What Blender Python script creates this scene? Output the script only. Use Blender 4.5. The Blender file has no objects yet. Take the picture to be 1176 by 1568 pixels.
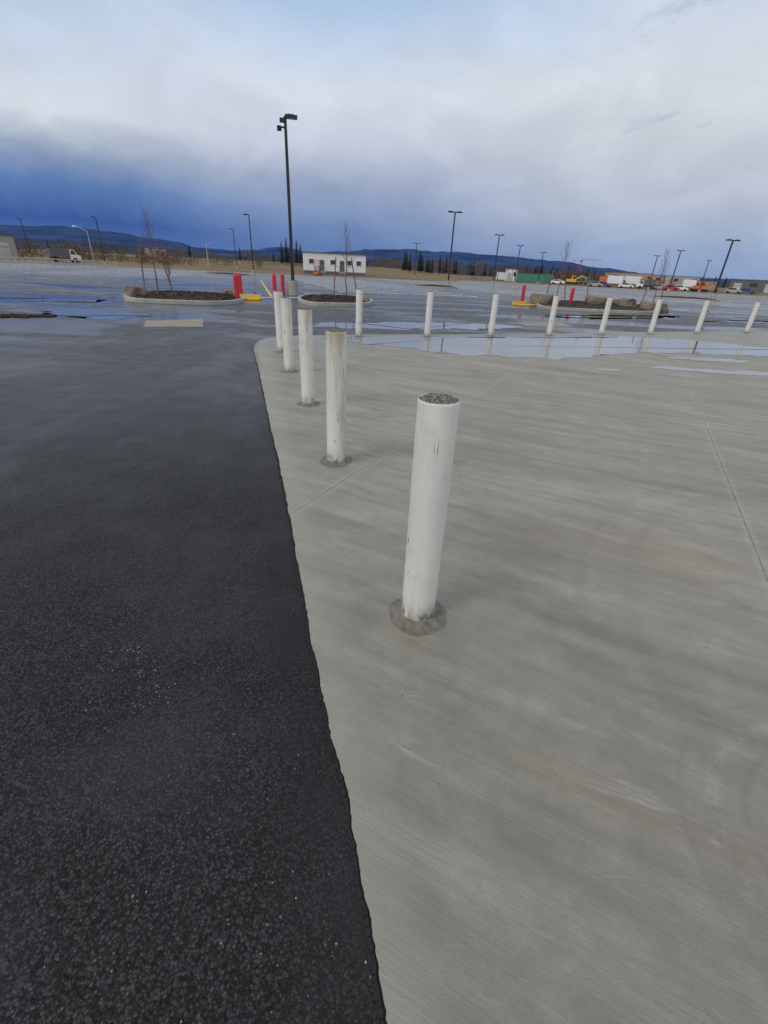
import bpy, math, random, bmesh
from mathutils import Matrix, Vector, noise as mn
random.seed(7)
sc=bpy.context.scene
R=math.radians
# ---------------------------------------------------------------- helpers
def lin(c):
    return tuple(((x/255)/12.92 if x/255<=.04045 else (((x/255)+.055)/1.055)**2.4) for x in c)
def P(az,d,z=0.0): return Vector((math.sin(R(az))*d, math.cos(R(az))*d, z))
def sst(a,b,x):
    t=max(0,min(1,(x-a)/(b-a))); return t*t*(3-2*t)
def terr(x,y):
    r=math.hypot(x,y); az=math.degrees(math.atan2(x,y)) if y>0 else (90 if x>0 else -90)
    wL=1-sst(-2,9,az)
    l=0.5*sst(112,130,r)+3.0*sst(130,300,r)
    rr=0.9*sst(165,215,r)+0.6*sst(215,400,r)
    return -0.05+wL*l+(1-wL)*rr
class Nd:
    def __init__(s,tree): s.t=tree; s.l=tree.links
    def n(s,ty,**kw):
        x=s.t.nodes.new(ty)
        for k,v in kw.items(): setattr(x,k,v)
        return x
    def put(s,sock,v):
        if isinstance(v,bpy.types.NodeSocket): s.l.new(v,sock)
        elif isinstance(v,(tuple,list)) and len(v)==3 and sock.type=='RGBA': sock.default_value=(*v,1)
        else: sock.default_value=v
    def m(s,op,a,b=0.0,c=None,clamp=False):
        x=s.n('ShaderNodeMath',operation=op,use_clamp=clamp); s.put(x.inputs[0],a); s.put(x.inputs[1],b)
        if c is not None: s.put(x.inputs[2],c)
        return x.outputs[0]
    def mapr(s,v,a,b,c=0.,d=1.,smooth=True):
        x=s.n('ShaderNodeMapRange'); x.interpolation_type='SMOOTHSTEP' if smooth else 'LINEAR'
        s.put(x.inputs[0],v)
        for i,k in enumerate((a,b,c,d)): s.put(x.inputs[i+1],k)
        return x.outputs[0]
    def noise(s,vec,scale,detail=4,rough=.5,dist=0.):
        x=s.n('ShaderNodeTexNoise'); s.l.new(vec,x.inputs['Vector'])
        x.inputs['Scale'].default_value=scale;x.inputs['Detail'].default_value=detail
        x.inputs['Roughness'].default_value=rough;x.inputs['Distortion'].default_value=dist
        return x.outputs['Fac']
    def map(s,vec,loc=(0,0,0),rot=(0,0,0),scale=(1,1,1)):
        x=s.n('ShaderNodeMapping'); s.l.new(vec,x.inputs[0])
        x.inputs[1].default_value=loc;x.inputs[2].default_value=rot;x.inputs[3].default_value=scale
        return x.outputs[0]
    def mix(s,f,a,b,blend='MIX'):
        x=s.n('ShaderNodeMix',data_type='RGBA',blend_type=blend)
        s.put(x.inputs[0],f); s.put(x.inputs[6],a); s.put(x.inputs[7],b); return x.outputs[2]
    def grey(s,v):
        x=s.n('ShaderNodeCombineXYZ'); [s.l.new(v,x.inputs[i]) for i in range(3)]; return x.outputs[0]
    def ramp(s,f,stops):
        x=s.n('ShaderNodeValToRGB'); s.put(x.inputs[0],f); e=x.color_ramp.elements
        while len(e)<len(stops): e.new(.5)
        for i,(p,c) in enumerate(stops): e[i].position=p; e[i].color=(*c,1)
        return x.outputs[0]
def newmat(name):
    m=bpy.data.materials.new(name); m.use_nodes=True
    nd=Nd(m.node_tree); b=m.node_tree.nodes['Principled BSDF']
    co=nd.n('ShaderNodeTexCoord').outputs['Object']
    return m,nd,b,co
def bump(nd,b,h,strength,dist):
    x=nd.n('ShaderNodeBump'); x.inputs['Strength'].default_value=strength; x.inputs['Distance'].default_value=dist
    nd.l.new(h,x.inputs['Height']); nd.l.new(x.outputs[0],b.inputs['Normal'])
def smat(name,c,rough=.6,var=.15,scale=6,metal=0,bmp=0,bd=.01):
    m,nd,b,co=newmat(name)
    f=nd.noise(co,scale,4,.6)
    nd.put(b.inputs['Base Color'],nd.mix(f,tuple(x*(1-var*1.6) for x in c),tuple(min(1,x*(1+var*1.6)) for x in c)))
    b.inputs['Roughness'].default_value=rough; b.inputs['Metallic'].default_value=metal
    if bmp: bump(nd,b,nd.noise(co,scale*4,3,.6),bmp,bd)
    return m
class MB:
    def __init__(s): s.v=[];s.f=[];s.m=[];s.sm=[]
    def add(s,vs,fs,mi=0,smooth=False):
        o=len(s.v); s.v+= [tuple(v) for v in vs]
        for f in fs: s.f.append([i+o for i in f]); s.m.append(mi); s.sm.append(smooth)
    def box(s,c,d,mi=0,rz=0,M=None,taper=1):
        hx,hy,hz=d[0]/2,d[1]/2,d[2]/2
        vs=[]
        for z in(-1,1):
            k=taper if z>0 else 1
            for x,y in((-1,-1),(1,-1),(1,1),(-1,1)): vs.append(Vector((x*hx*k,y*hy*k,z*hz)))
        rot=M if M else Matrix.Rotation(rz,3,'Z')
        vs=[rot@v+Vector(c) for v in vs]
        s.add(vs,[(0,3,2,1),(4,5,6,7),(0,1,5,4),(1,2,6,5),(2,3,7,6),(3,0,4,7)],mi)
    def cyl(s,p0,p1,r0,r1=None,n=10,mi=0,caps=True,smooth=True):
        p0=Vector(p0);p1=Vector(p1); r1=r0 if r1 is None else r1
        d=(p1-p0).normalized(); a=d.orthogonal().normalized(); b=d.cross(a)
        vs=[]
        for p,r in((p0,r0),(p1,r1)):
            for i in range(n):
                t=2*math.pi*i/n; vs.append(p+a*math.cos(t)*r+b*math.sin(t)*r)
        s.add(vs,[(i,(i+1)%n,n+(i+1)%n,n+i) for i in range(n)],mi,smooth)
        if caps: s.add(vs,[tuple(range(n-1,-1,-1)),tuple(range(n,2*n))],mi)
    def poly(s,pts,z,mi=0):
        s.add([(p[0],p[1],z) for p in pts],[tuple(range(len(pts)))],mi)
    def prism(s,pts,z0,z1,mi=0,side=None):
        n=len(pts); vs=[(p[0],p[1],z0) for p in pts]+[(p[0],p[1],z1) for p in pts]
        s.add(vs,[tuple(range(n,2*n))],mi); s.add(vs,[(i,(i+1)%n,n+(i+1)%n,n+i) for i in range(n)],mi if side is None else side)
    def obj(s,name,mats,loc=(0,0,0),rz=0,parent=None,fix=False):
        me=bpy.data.meshes.new(name); me.from_pydata(s.v,[],s.f)
        for m in mats: me.materials.append(m)
        me.polygons.foreach_set('material_index',s.m); me.polygons.foreach_set('use_smooth',s.sm)
        if fix:
            bm=bmesh.new(); bm.from_mesh(me); bmesh.ops.recalc_face_normals(bm,faces=bm.faces); bm.to_mesh(me); bm.free()
        me.update()
        o=bpy.data.objects.new(name,me); o.location=loc; o.rotation_euler=(0,0,rz)
        sc.collection.objects.link(o)
        if parent: o.parent=parent
        return o
def empty(name,loc=(0,0,0),rz=0):
    o=bpy.data.objects.new(name,None); o.location=loc;o.rotation_euler=(0,0,rz); sc.collection.objects.link(o); return o
def chaikin(pts,k=2,closed=True):
    pts=[Vector((p[0],p[1])) for p in pts]
    for _ in range(k):
        q=[]
        for i in range(len(pts)):
            a=pts[i];b=pts[(i+1)%len(pts)]; q+= [a*.75+b*.25,a*.25+b*.75]
        pts=q
    return pts
def area(p): return sum(p[i][0]*p[(i+1)%len(p)][1]-p[(i+1)%len(p)][0]*p[i][1] for i in range(len(p)))
def ccw(p): return p if area(p)>0 else p[::-1]
def shrink(pts,d):
    n=len(pts); out=[]
    for i in range(n):
        t=(pts[(i+1)%n]-pts[i-1]); t.normalize(); out.append(pts[i]+Vector((-t.y,t.x))*d)
    return out
# ---------------------------------------------------------------- camera
cam=bpy.data.cameras.new('camera'); co=bpy.data.objects.new('camera',cam); sc.collection.objects.link(co)
co.matrix_world=Matrix.Translation((0,0,1.5))@Matrix.Rotation(R(61.7),4,'X')@Matrix.Rotation(R(2.8),4,'Z')
cam.sensor_fit='VERTICAL'; cam.clip_end=20000; cam.clip_start=.05
cam.sensor_height=24; cam.lens=24/2/(784/684)
sc.camera=co
sc.view_settings.view_transform='Standard'; sc.view_settings.look='None'; sc.view_settings.exposure=0
# ---------------------------------------------------------------- world
w=bpy.data.worlds.new('World'); sc.world=w; w.use_nodes=True
nd=Nd(w.node_tree); w.node_tree.nodes.clear()
out=nd.n('ShaderNodeOutputWorld'); bg1=nd.n('ShaderNodeBackground'); bg2=nd.n('ShaderNodeBackground'); mx=nd.n('ShaderNodeMixShader')
sky=nd.n('ShaderNodeTexSky',sky_type='NISHITA'); sky.sun_disc=False; sky.sun_elevation=R(36); sky.sun_rotation=math.atan2(-.75,-.55)
nd.l.new(sky.outputs[0],bg1.inputs[0]); bg1.inputs[1].default_value=.09
tc=nd.n('ShaderNodeTexCoord').outputs['Generated']
sx=nd.n('ShaderNodeSeparateXYZ'); nd.l.new(tc,sx.inputs[0]); X,Y,Z=sx.outputs
n1=nd.noise(nd.map(tc,loc=(0,0,.4),scale=(1,1,2.2)),2.0,4,.5,.3)
n2=nd.noise(nd.map(tc,scale=(1,1,1.8)),6,6,.58,.5)
n3=nd.noise(nd.map(tc,rot=(0,0,.4),scale=(1,1,3)),2.6,5,.55,.6)
amp=nd.mapr(Z,.02,.25,.012,.07,False)
wz=nd.m('ADD',nd.m('MULTIPLY',nd.m('SUBTRACT',n1,.5),amp),nd.m('MULTIPLY',nd.m('SUBTRACT',n2,.5),nd.mapr(Z,.02,.15,.02,.04,False)))
zf=nd.m('ADD',Z,nd.m('ADD',wz,.003),clamp=True)
az=nd.m('ADD',nd.m('ARCTAN2',X,Y),nd.m('MULTIPLY',nd.m('SUBTRACT',n3,.5),.4))
Lr=nd.ramp(zf,[(0,lin((96,128,182))),(.022,lin((70,106,168))),(.055,lin((46,84,156))),(.10,lin((88,122,178))),(.14,lin((152,168,194))),(.185,lin((216,221,230))),(.28,lin((196,211,232))),(.42,lin((205,212,225))),(1,lin((196,204,218)))])
Cr=nd.ramp(zf,[(0,lin((104,136,188))),(.035,lin((88,120,176))),(.07,lin((108,134,182))),(.125,lin((146,162,194))),(.19,lin((194,200,218))),(.26,lin((216,222,232))),(.35,lin((174,202,234))),(.5,lin((205,212,225))),(1,lin((196,204,218)))])
Rr=nd.ramp(zf,[(0,lin((126,152,195))),(.05,lin((146,166,202))),(.11,lin((180,189,208))),(.20,lin((204,210,219))),(.27,lin((218,223,231))),(.33,lin((210,221,237))),(.5,lin((205,212,225))),(1,lin((196,204,218)))])
c1=nd.mix(nd.mapr(az,-.58,-.10),Lr,Cr); c2=nd.mix(nd.mapr(az,-.06,.42),c1,Rr)
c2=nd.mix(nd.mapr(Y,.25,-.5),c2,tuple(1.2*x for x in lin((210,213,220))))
c2=nd.mix(1.0,c2,nd.grey(nd.mapr(n2,.3,.7,.94,1.06)),'MULTIPLY')
scn=nd.noise(nd.map(tc,loc=(3.1,0,0),scale=(1,1,1.9)),7.5,6,.62,.6)
sc_m=nd.m('MULTIPLY',nd.mapr(scn,.56,.67,0,.6),nd.m('MULTIPLY',nd.mapr(az,.25,.5),nd.mapr(Z,.1,.2)))
c2=nd.mix(sc_m,c2,lin((168,176,194)))
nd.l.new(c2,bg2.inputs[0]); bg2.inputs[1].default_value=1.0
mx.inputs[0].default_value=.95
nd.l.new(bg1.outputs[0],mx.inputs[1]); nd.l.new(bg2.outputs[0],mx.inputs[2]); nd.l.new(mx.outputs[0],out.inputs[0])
sl=bpy.data.lights.new('sun','SUN'); sl.energy=1.15; sl.angle=R(24); sl.color=(1,.94,.83)
so=bpy.data.objects.new('sun',sl); sc.collection.objects.link(so); so.rotation_euler=Vector((.65,.48,-.62)).to_track_quat('-Z','Y').to_euler()
# ---------------------------------------------------------------- materials
def asphalt_mat():
    m,nd,b,co=newmat('asphalt')
    s=nd.n('ShaderNodeSeparateXYZ'); nd.l.new(co,s.inputs[0])
    dist=nd.n('ShaderNodeVectorMath',operation='LENGTH'); nd.l.new(co,dist.inputs[0]); d=dist.outputs['Value']
    v=nd.n('ShaderNodeTexVoronoi'); nd.l.new(co,v.inputs['Vector']); v.inputs['Scale'].default_value=135
    hs=nd.n('ShaderNodeSeparateColor'); nd.l.new(v.outputs['Color'],hs.inputs[0])
    v2=nd.n('ShaderNodeTexVoronoi'); nd.l.new(co,v2.inputs['Vector']); v2.inputs['Scale'].default_value=60
    h2=nd.n('ShaderNodeSeparateColor'); nd.l.new(v2.outputs['Color'],h2.inputs[0])
    big=nd.noise(co,.55,3,.6); med=nd.noise(co,3.,4,.6); fine=nd.noise(co,260,2,.6)
    grain=nd.mapr(nd.m('POWER',hs.outputs[0],1.6),0,1,.4,2.1,False)
    grain=nd.m('MULTIPLY',grain,nd.mapr(v.outputs['Distance'],.25,.75,1.15,.4))
    grain=nd.m('MULTIPLY',grain,nd.mapr(fine,.3,.7,.6,1.4))
    e=nd.m('SUBTRACT',nd.m('MULTIPLY',s.outputs[0],-.961),nd.m('MULTIPLY',s.outputs[1],.2765))
    wob=nd.m('ADD',e,nd.m('MULTIPLY',nd.m('SUBTRACT',med,.5),.22))
    band=nd.m('MULTIPLY',nd.m('SUBTRACT',1.,nd.mapr(wob,.0,.14)),nd.mapr(nd.noise(co,1.7,3,.5),.4,.6,.35,1.))
    base=nd.mix(big,(.024,.0238,.0245),(.040,.0395,.040))
    grain=nd.m('ADD',nd.m('MULTIPLY',grain,nd.m('SUBTRACT',1.,nd.m('MULTIPLY',band,.55))),nd.m('MULTIPLY',band,.45))
    col=nd.mix(1.,base,nd.grey(grain),'MULTIPLY')
    cl=nd.mapr(nd.noise(co,4.,4,.75),.48,.75,.0,.08)
    st=nd.m('GREATER_THAN',hs.outputs[1],nd.m('SUBTRACT',.985,cl))
    st=nd.m('MULTIPLY',st,nd.m('LESS_THAN',v.outputs['Distance'],.42))
    st=nd.m('MULTIPLY',st,nd.m('SUBTRACT',1.,nd.m('MULTIPLY',band,.7)))
    col=nd.mix(nd.m('MULTIPLY',st,nd.mapr(hs.outputs[2],0,1,.2,.8)),col,(.14,.137,.13))
    sp=nd.m('MULTIPLY',nd.m('GREATER_THAN',h2.outputs[1],.9955),nd.m('LESS_THAN',v2.outputs['Distance'],.26))
    col=nd.mix(nd.m('MULTIPLY',sp,.7),col,(.24,.23,.21))
    dust=nd.mapr(nd.noise(nd.map(co,loc=(4,2,0)),1.1,5,.65),.42,.75,0,.45)
    col=nd.mix(dust,col,(.066,.066,.069))
    dry=nd.m('MULTIPLY',nd.mapr(nd.noise(nd.map(co,rot=(0,0,-.28),scale=(.9,.35,1)),1.,5,.65,.5),.46,.64,0,.55),nd.m('MULTIPLY',nd.mapr(d,2.5,6.5),nd.m('SUBTRACT',1.,nd.mapr(d,11,15,0,.8))))
    col=nd.mix(dry,col,(.092,.096,.105))
    col=nd.mix(nd.m('MULTIPLY',band,.55),col,(.014,.014,.0145))
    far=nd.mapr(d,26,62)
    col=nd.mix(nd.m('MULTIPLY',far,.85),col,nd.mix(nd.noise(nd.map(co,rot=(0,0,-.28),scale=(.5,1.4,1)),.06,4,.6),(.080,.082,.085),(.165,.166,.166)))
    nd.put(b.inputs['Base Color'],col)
    wn=nd.noise(nd.map(co,rot=(0,0,-.28),scale=(.12,.4,1)),1.,5,.6,.6)
    left=nd.mapr(s.outputs[0],-3.,-7.)
    wet=nd.m('MULTIPLY',nd.mapr(nd.m('ADD',wn,nd.m('MULTIPLY',left,.05)),.48,.60),nd.m('MULTIPLY',nd.mapr(d,6,14),nd.m('SUBTRACT',1.,nd.mapr(d,45,90,0,.6))))
    r0=nd.mapr(med,.3,.7,.50,.66)
    r0=nd.m('SUBTRACT',r0,nd.mapr(d,3,8,0,.10))
    nd.put(b.inputs['Roughness'],nd.m('SUBTRACT',r0,nd.m('MULTIPLY',wet,.36)))
    nd.put(b.inputs['Specular IOR Level'],nd.m('SUBTRACT',nd.mapr(d,1.8,7,.20,.75),nd.mapr(d,11,16,0,.22)))
    bs=nd.n('ShaderNodeBump'); bs.inputs['Distance'].default_value=.0045
    nd.l.new(nd.m('MULTIPLY',nd.m('MULTIPLY',nd.mapr(d,3,30,.85,.12),nd.m('SUBTRACT',1.,nd.m('MULTIPLY',wet,.85))),nd.m('SUBTRACT',1.,nd.m('MULTIPLY',band,.5))),bs.inputs['Strength'])
    hh=nd.m('ADD',nd.m('MULTIPLY',hs.outputs[0],.8),nd.m('SUBTRACT',1.,v.outputs['Distance']))
    hh=nd.m('ADD',hh,nd.m('MULTIPLY',fine,1.2))
    nd.l.new(hh,bs.inputs['Height']); nd.l.new(bs.outputs[0],b.inputs['Normal'])
    return m
def concrete_mat():
    m,nd,b,co=newmat('concrete')
    r=nd.map(co,rot=(0,0,R(26.6)))
    s=nd.n('ShaderNodeSeparateXYZ'); nd.l.new(r,s.inputs[0])
    s0=nd.n('ShaderNodeSeparateXYZ'); nd.l.new(co,s0.inputs[0])
    dist=nd.n('ShaderNodeVectorMath',operation='LENGTH'); nd.l.new(co,dist.inputs[0]); d=dist.outputs['Value']
    A=nd.noise(nd.map(r,scale=(.50,2.1,1)),1.,6,.66,.4)
    B=nd.noise(nd.map(r,rot=(0,0,.05),scale=(1.1,10,1)),1.,5,.64,.3)
    C=nd.noise(nd.map(r,scale=(2.5,110,1)),1.,3,.65)
    D=nd.noise(co,1.0,5,.62,.5); E=nd.noise(co,5,7,.74,.3); F=nd.noise(co,240,2,.6)
    v=nd.m('ADD',nd.m('MULTIPLY',A,.32),nd.m('MULTIPLY',B,.24))
    v=nd.m('ADD',v,nd.m('MULTIPLY',C,.08)); v=nd.m('ADD',v,nd.m('MULTIPLY',D,.14)); v=nd.m('ADD',v,nd.m('MULTIPLY',E,.22))
    v=nd.m('SUBTRACT',v,.012)
    col=nd.ramp(v,[(.36,(.190,.175,.138)),(.45,(.252,.236,.193)),(.51,(.302,.285,.238)),(.57,(.368,.350,.297)),(.66,(.48,.46,.405))])
    col=nd.mix(nd.m('MULTIPLY',nd.mapr(C,.52,.72,0,.35),nd.mapr(E,.4,.6)),col,(.15,.14,.115))
    col=nd.mix(nd.mapr(F,.45,.75,0,.32),col,(.15,.14,.115))
    col=nd.mix(nd.mapr(nd.noise(nd.map(r,loc=(7,3,0),scale=(.4,1.2,1)),1.,4,.6),.5,.75,0,.35),col,(.30,.255,.18))
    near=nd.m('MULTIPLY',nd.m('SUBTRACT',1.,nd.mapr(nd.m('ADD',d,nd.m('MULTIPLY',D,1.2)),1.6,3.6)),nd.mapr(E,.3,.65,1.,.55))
    col=nd.mix(nd.m('MULTIPLY',near,.40),col,(.152,.143,.116))  # lens vignette painted into the slab colour, darker toward the camera
    fl=nd.mapr(nd.noise(nd.map(r,loc=(2,9,0),scale=(1.2,4.5,1)),1.,7,.75,.6),.58,.70,0,.30)
    col=nd.mix(fl,col,(.52,.505,.45))
    h=nd.noise(nd.map(r,rot=(0,0,.16),scale=(.7,38,1)),1.,3,.6)
    hm=nd.m('SUBTRACT',1.,nd.mapr(nd.m('ABSOLUTE',nd.m('SUBTRACT',h,.5)),.0,.018))
    col=nd.mix(nd.m('MULTIPLY',hm,nd.mapr(D,.45,.62,0,.30)),col,(.17,.16,.13))
    pv=nd.n('ShaderNodeTexVoronoi'); nd.l.new(co,pv.inputs['Vector']); pv.inputs['Scale'].default_value=9
    ps=nd.n('ShaderNodeSeparateColor'); nd.l.new(pv.outputs['Color'],ps.inputs[0])
    pk=nd.m('MULTIPLY',nd.m('GREATER_THAN',ps.outputs[0],.88),nd.m('LESS_THAN',nd.m('ADD',pv.outputs['Distance'],nd.m('MULTIPLY',E,.14)),.14))
    col=nd.mix(nd.m('MULTIPLY',pk,.55),col,(.11,.10,.085))
    scn=nd.noise(nd.map(co,rot=(0,0,-.7),scale=(2.,60,1)),1.,4,.7,.6)
    scr=nd.m('MULTIPLY',nd.mapr(scn,.63,.70,0,.45),nd.mapr(nd.noise(co,1.2,3,.5),.5,.62))
    col=nd.mix(scr,col,(.52,.50,.45))
    for (cx,cy,rr,ww,k,cc_) in ((1.62,.62,.56,.035,.32,(.46,.445,.40)),(1.62,.62,.47,.025,.35,(.14,.135,.12)),(1.62,.62,.66,.02,.2,(.15,.14,.12)),(1.9,3.4,1.3,.05,.25,(.17,.165,.15)),(3.4,1.2,2.2,.09,.22,(.15,.14,.12)),(3.4,1.2,2.45,.06,.18,(.15,.14,.12))):
        q=nd.n('ShaderNodeVectorMath',operation='DISTANCE'); nd.l.new(co,q.inputs[0]); q.inputs[1].default_value=(cx,cy,.012)
        ad=nd.m('ABSOLUTE',nd.m('SUBTRACT',nd.m('ADD',q.outputs['Value'],nd.m('MULTIPLY',E,.02)),rr))
        mk=nd.m('MULTIPLY',nd.m('SUBTRACT',1.,nd.mapr(ad,0.,ww)),nd.m('MULTIPLY',nd.mapr(E,.38,.58),k))
        col=nd.mix(mk,col,cc_)
    def joint(coord,off,sp,wd):
        a=nd.m('ADD',coord,nd.m('ADD',nd.m('MULTIPLY',nd.m('SUBTRACT',E,.5),.008),-off))
        f=nd.m('FRACT',nd.m('ADD',nd.m('DIVIDE',a,sp),100.5))
        return nd.m('SUBTRACT',1.,nd.mapr(nd.m('MULTIPLY',nd.m('ABSOLUTE',nd.m('SUBTRACT',f,.5)),sp),wd*.4,wd))
    j=joint(s.outputs[0],1.05,2.81,.0055)
    halo=joint(s.outputs[0],1.05,2.81,.05)
    col=nd.mix(nd.m('MULTIPLY',halo,.2),col,(.42,.40,.35))
    col=nd.mix(nd.m('MULTIPLY',j,nd.mapr(E,.35,.6,.15,.65)),col,(.09,.085,.07))
    e=nd.m('ADD',nd.m('MULTIPLY',s0.outputs[0],.961),nd.m('MULTIPLY',s0.outputs[1],.2765))
    ew=nd.m('ADD',e,nd.m('MULTIPLY',nd.m('SUBTRACT',E,.5),.3))
    wk=nd.m('SUBTRACT',1.,nd.mapr(ew,.12,.34))
    col=nd.mix(nd.m('MULTIPLY',wk,.25),col,(.42,.405,.35))
    dk=nd.m('SUBTRACT',1.,nd.mapr(nd.m('ADD',e,nd.m('MULTIPLY',nd.m('SUBTRACT',E,.5),.06)),-.005,.03))
    col=nd.mix(nd.m('MULTIPLY',dk,.35),col,(.12,.11,.09))
    t2=nd.m('ADD',nd.m('MULTIPLY',s0.outputs[0],-.34),nd.m('MULTIPLY',s0.outputs[1],.94))
    damp=nd.m('MULTIPLY',nd.mapr(nd.m('ADD',t2,nd.m('MULTIPLY',nd.m('SUBTRACT',D,.5),5.)),8.6,9.8),nd.mapr(E,.25,.6,.5,1.))
    col=nd.mix(nd.m('MULTIPLY',damp,.28),col,(.15,.147,.13))
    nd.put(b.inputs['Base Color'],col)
    nd.put(b.inputs['Roughness'],nd.m('SUBTRACT',nd.mapr(E,.3,.7,.55,.78),nd.m('MULTIPLY',damp,.25)))
    b.inputs['Specular IOR Level'].default_value=.35
    bs=nd.n('ShaderNodeBump'); bs.inputs['Distance'].default_value=.004
    nd.l.new(nd.mapr(d,2,14,.7,.1),bs.inputs['Strength'])
    hh=nd.m('ADD',C,nd.m('MULTIPLY',F,.7)); hh=nd.m('SUBTRACT',hh,nd.m('MULTIPLY',nd.m('ADD',j,pk),1.2))
    nd.l.new(hh,bs.inputs['Height']); nd.l.new(bs.outputs[0],b.inputs['Normal'])
    return m
def water_mat():
    m,nd,b,co=newmat('puddle_water')
    nd.put(b.inputs['Base Color'],nd.mix(nd.noise(co,1.5,4,.6),(.17,.17,.155),(.25,.245,.225)))
    b.inputs['Roughness'].default_value=.03; b.inputs['IOR'].default_value=1.5
    b.inputs['Specular IOR Level'].default_value=1.
    bump(nd,b,nd.noise(co,9,2,.5),.04,.004)
    return m
def paint_mat(stain,seed):
    m,nd,b,co0=newmat('bollard_paint_%d'%seed)
    co=nd.map(co0,loc=(seed*3.7,seed*1.3,seed*2.1))
    s=nd.n('ShaderNodeSeparateXYZ'); nd.l.new(co0,s.inputs[0])
    col=nd.mix(nd.noise(co,5,4,.6),(.60,.60,.56),(.74,.74,.70))
    v=nd.noise(nd.map(co,scale=(14,14,1.6)),1.,5,.65,.3)
    col=nd.mix(nd.mapr(v,.48,.70,0,.2+stain*.75),col,(.43,.38,.23))
    gr=nd.noise(nd.map(co,scale=(30,30,5)),1.,4,.7)
    col=nd.mix(nd.mapr(gr,.5,.75,0,.28),col,(.40,.39,.35))
    blot=nd.noise(co,12,6,.72)
    col=nd.mix(nd.mapr(blot,.54,.70,0,.30),col,(.42,.40,.34))
    col=nd.mix(nd.m('MULTIPLY',nd.m('SUBTRACT',1.,nd.mapr(s.outputs[2],.03,.16)),nd.mapr(gr,.35,.6,.1,.8)),col,(.26,.245,.20))
    tp=nd.m('MULTIPLY',nd.mapr(nd.m('ADD',s.outputs[2],nd.m('MULTIPLY',v,.5)),1.1,1.5),min(.85,.08+stain*1.4))
    col=nd.mix(tp,col,(.27,.22,.13))
    ch=nd.noise(nd.map(co,loc=(5,5,1),scale=(24,24,11)),1.,4,.6,.4)
    chip=nd.mapr(ch,.705,.715)
    chb=nd.mapr(ch,.675,.705,0,.4)
    # a few thin vertical hairline cracks with short open stretches
    cr=nd.m('ABSOLUTE',nd.m('SUBTRACT',nd.noise(nd.map(co,loc=(1,8,3),scale=(7,7,.30)),1.,3,.55,.15),.5))
    seg=nd.noise(nd.map(co,scale=(5,5,7)),1.,3,.6)
    crm=nd.m('MULTIPLY',nd.m('SUBTRACT',1.,nd.mapr(cr,.001,.0035)),nd.mapr(seg,.53,.57,.12,.85))
    wid=nd.m('MULTIPLY',nd.m('SUBTRACT',1.,nd.mapr(cr,.003,.009)),nd.mapr(seg,.62,.66))
    ft=nd.m('MULTIPLY',nd.mapr(nd.noise(nd.map(co,scale=(22,22,14)),1.,4,.6),.57,.62),nd.m('SUBTRACT',1.,nd.mapr(s.outputs[2],.04,.10)))
    k=nd.m('MAXIMUM',nd.m('MAXIMUM',chip,nd.m('MULTIPLY',ft,.7)),nd.m('MAXIMUM',crm,nd.m('MULTIPLY',wid,.9)))
    col=nd.mix(chb,col,(.32,.28,.19))
    col=nd.mix(k,col,nd.mix(gr,(.025,.022,.018),(.11,.085,.055)))
    nd.put(b.inputs['Base Color'],col)
    nd.put(b.inputs['Roughness'],nd.mapr(gr,.3,.7,.42,.65))
    hh=nd.m('SUBTRACT',nd.m('MULTIPLY',blot,.6),k); bump(nd,b,hh,.35,.003)
    return m
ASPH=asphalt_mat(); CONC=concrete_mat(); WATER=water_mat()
CURB=smat('curb_concrete',(.34,.335,.30),.8,.2,3,bmp=.3)
MULCH=smat('bark_mulch',(.050,.028,.018),.9,.5,14,bmp=1,bd=.05)
ROCK=smat('boulder_rock',(.19,.155,.115),.85,.4,3,bmp=.8,bd=.05)
BARK=smat('young_bark',(.16,.085,.07),.8,.3,20)
STAKE=smat('stake_wood',(.20,.10,.07),.8,.3,12)
BLACK=smat('black_powdercoat',(.018,.018,.020),.45,.2,5)
LENS=smat('lamp_lens',(.35,.35,.33),.3,.1,5)
GALV=smat('galvanised_steel',(.46,.47,.48),.4,.15,6,metal=.4)
RED=smat('red_plastic',(.56,.02,.03),.45,.12,5)
YEL=smat('yellow_paint',(.66,.42,.03),.6,.15,8)
LINE=smat('line_paint',(.82,.83,.83),.6,.12,1.5)
YLINE=smat('yellow_line_paint',(.62,.42,.06),.6,.15,3)
MORT=smat('mortar',(.190,.180,.145),.9,.6,26,bmp=1,bd=.012)
STAIN=smat('damp_stain',(.170,.160,.130),.75,.5,14)
WHITE=smat('white_siding',(.70,.72,.74),.6,.06,1)
GLASS=smat('dark_glass',(.025,.03,.038),.1,.2,2)
TRIM=smat('grey_trim',(.10,.11,.12),.6,.2,3)
GREEN=smat('green_container_paint',(.05,.22,.16),.6,.2,2)
PRECAST=smat('precast_panel',(.33,.32,.30),.8,.12,.8)
ORANGE=smat('orange_paint',(.60,.14,.03),.5,.15,3)
TYRE=smat('tyre_rubber',(.02,.02,.02),.8,.2,10)
TAN=smat('tan_wall',(.33,.26,.20),.8,.12,1)
def cap_mat():
    m,nd,b,co=newmat('rough_infill')
    v=nd.n('ShaderNodeTexVoronoi'); nd.l.new(co,v.inputs['Vector']); v.inputs['Scale'].default_value=130
    h=nd.n('ShaderNodeSeparateColor'); nd.l.new(v.outputs['Color'],h.inputs[0])
    n=nd.noise(co,60,4,.7)
    col=nd.mix(nd.mapr(h.outputs[0],0,1),(.05,.048,.043),(.30,.29,.26))
    col=nd.mix(nd.mapr(n,.4,.65,0,.7),col,(.12,.115,.10))
    nd.put(b.inputs['Base Color'],col); b.inputs['Roughness'].default_value=.95
    bump(nd,b,nd.m('ADD',n,h.outputs[0]),1.,.006); return m
CAPM=cap_mat()
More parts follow.
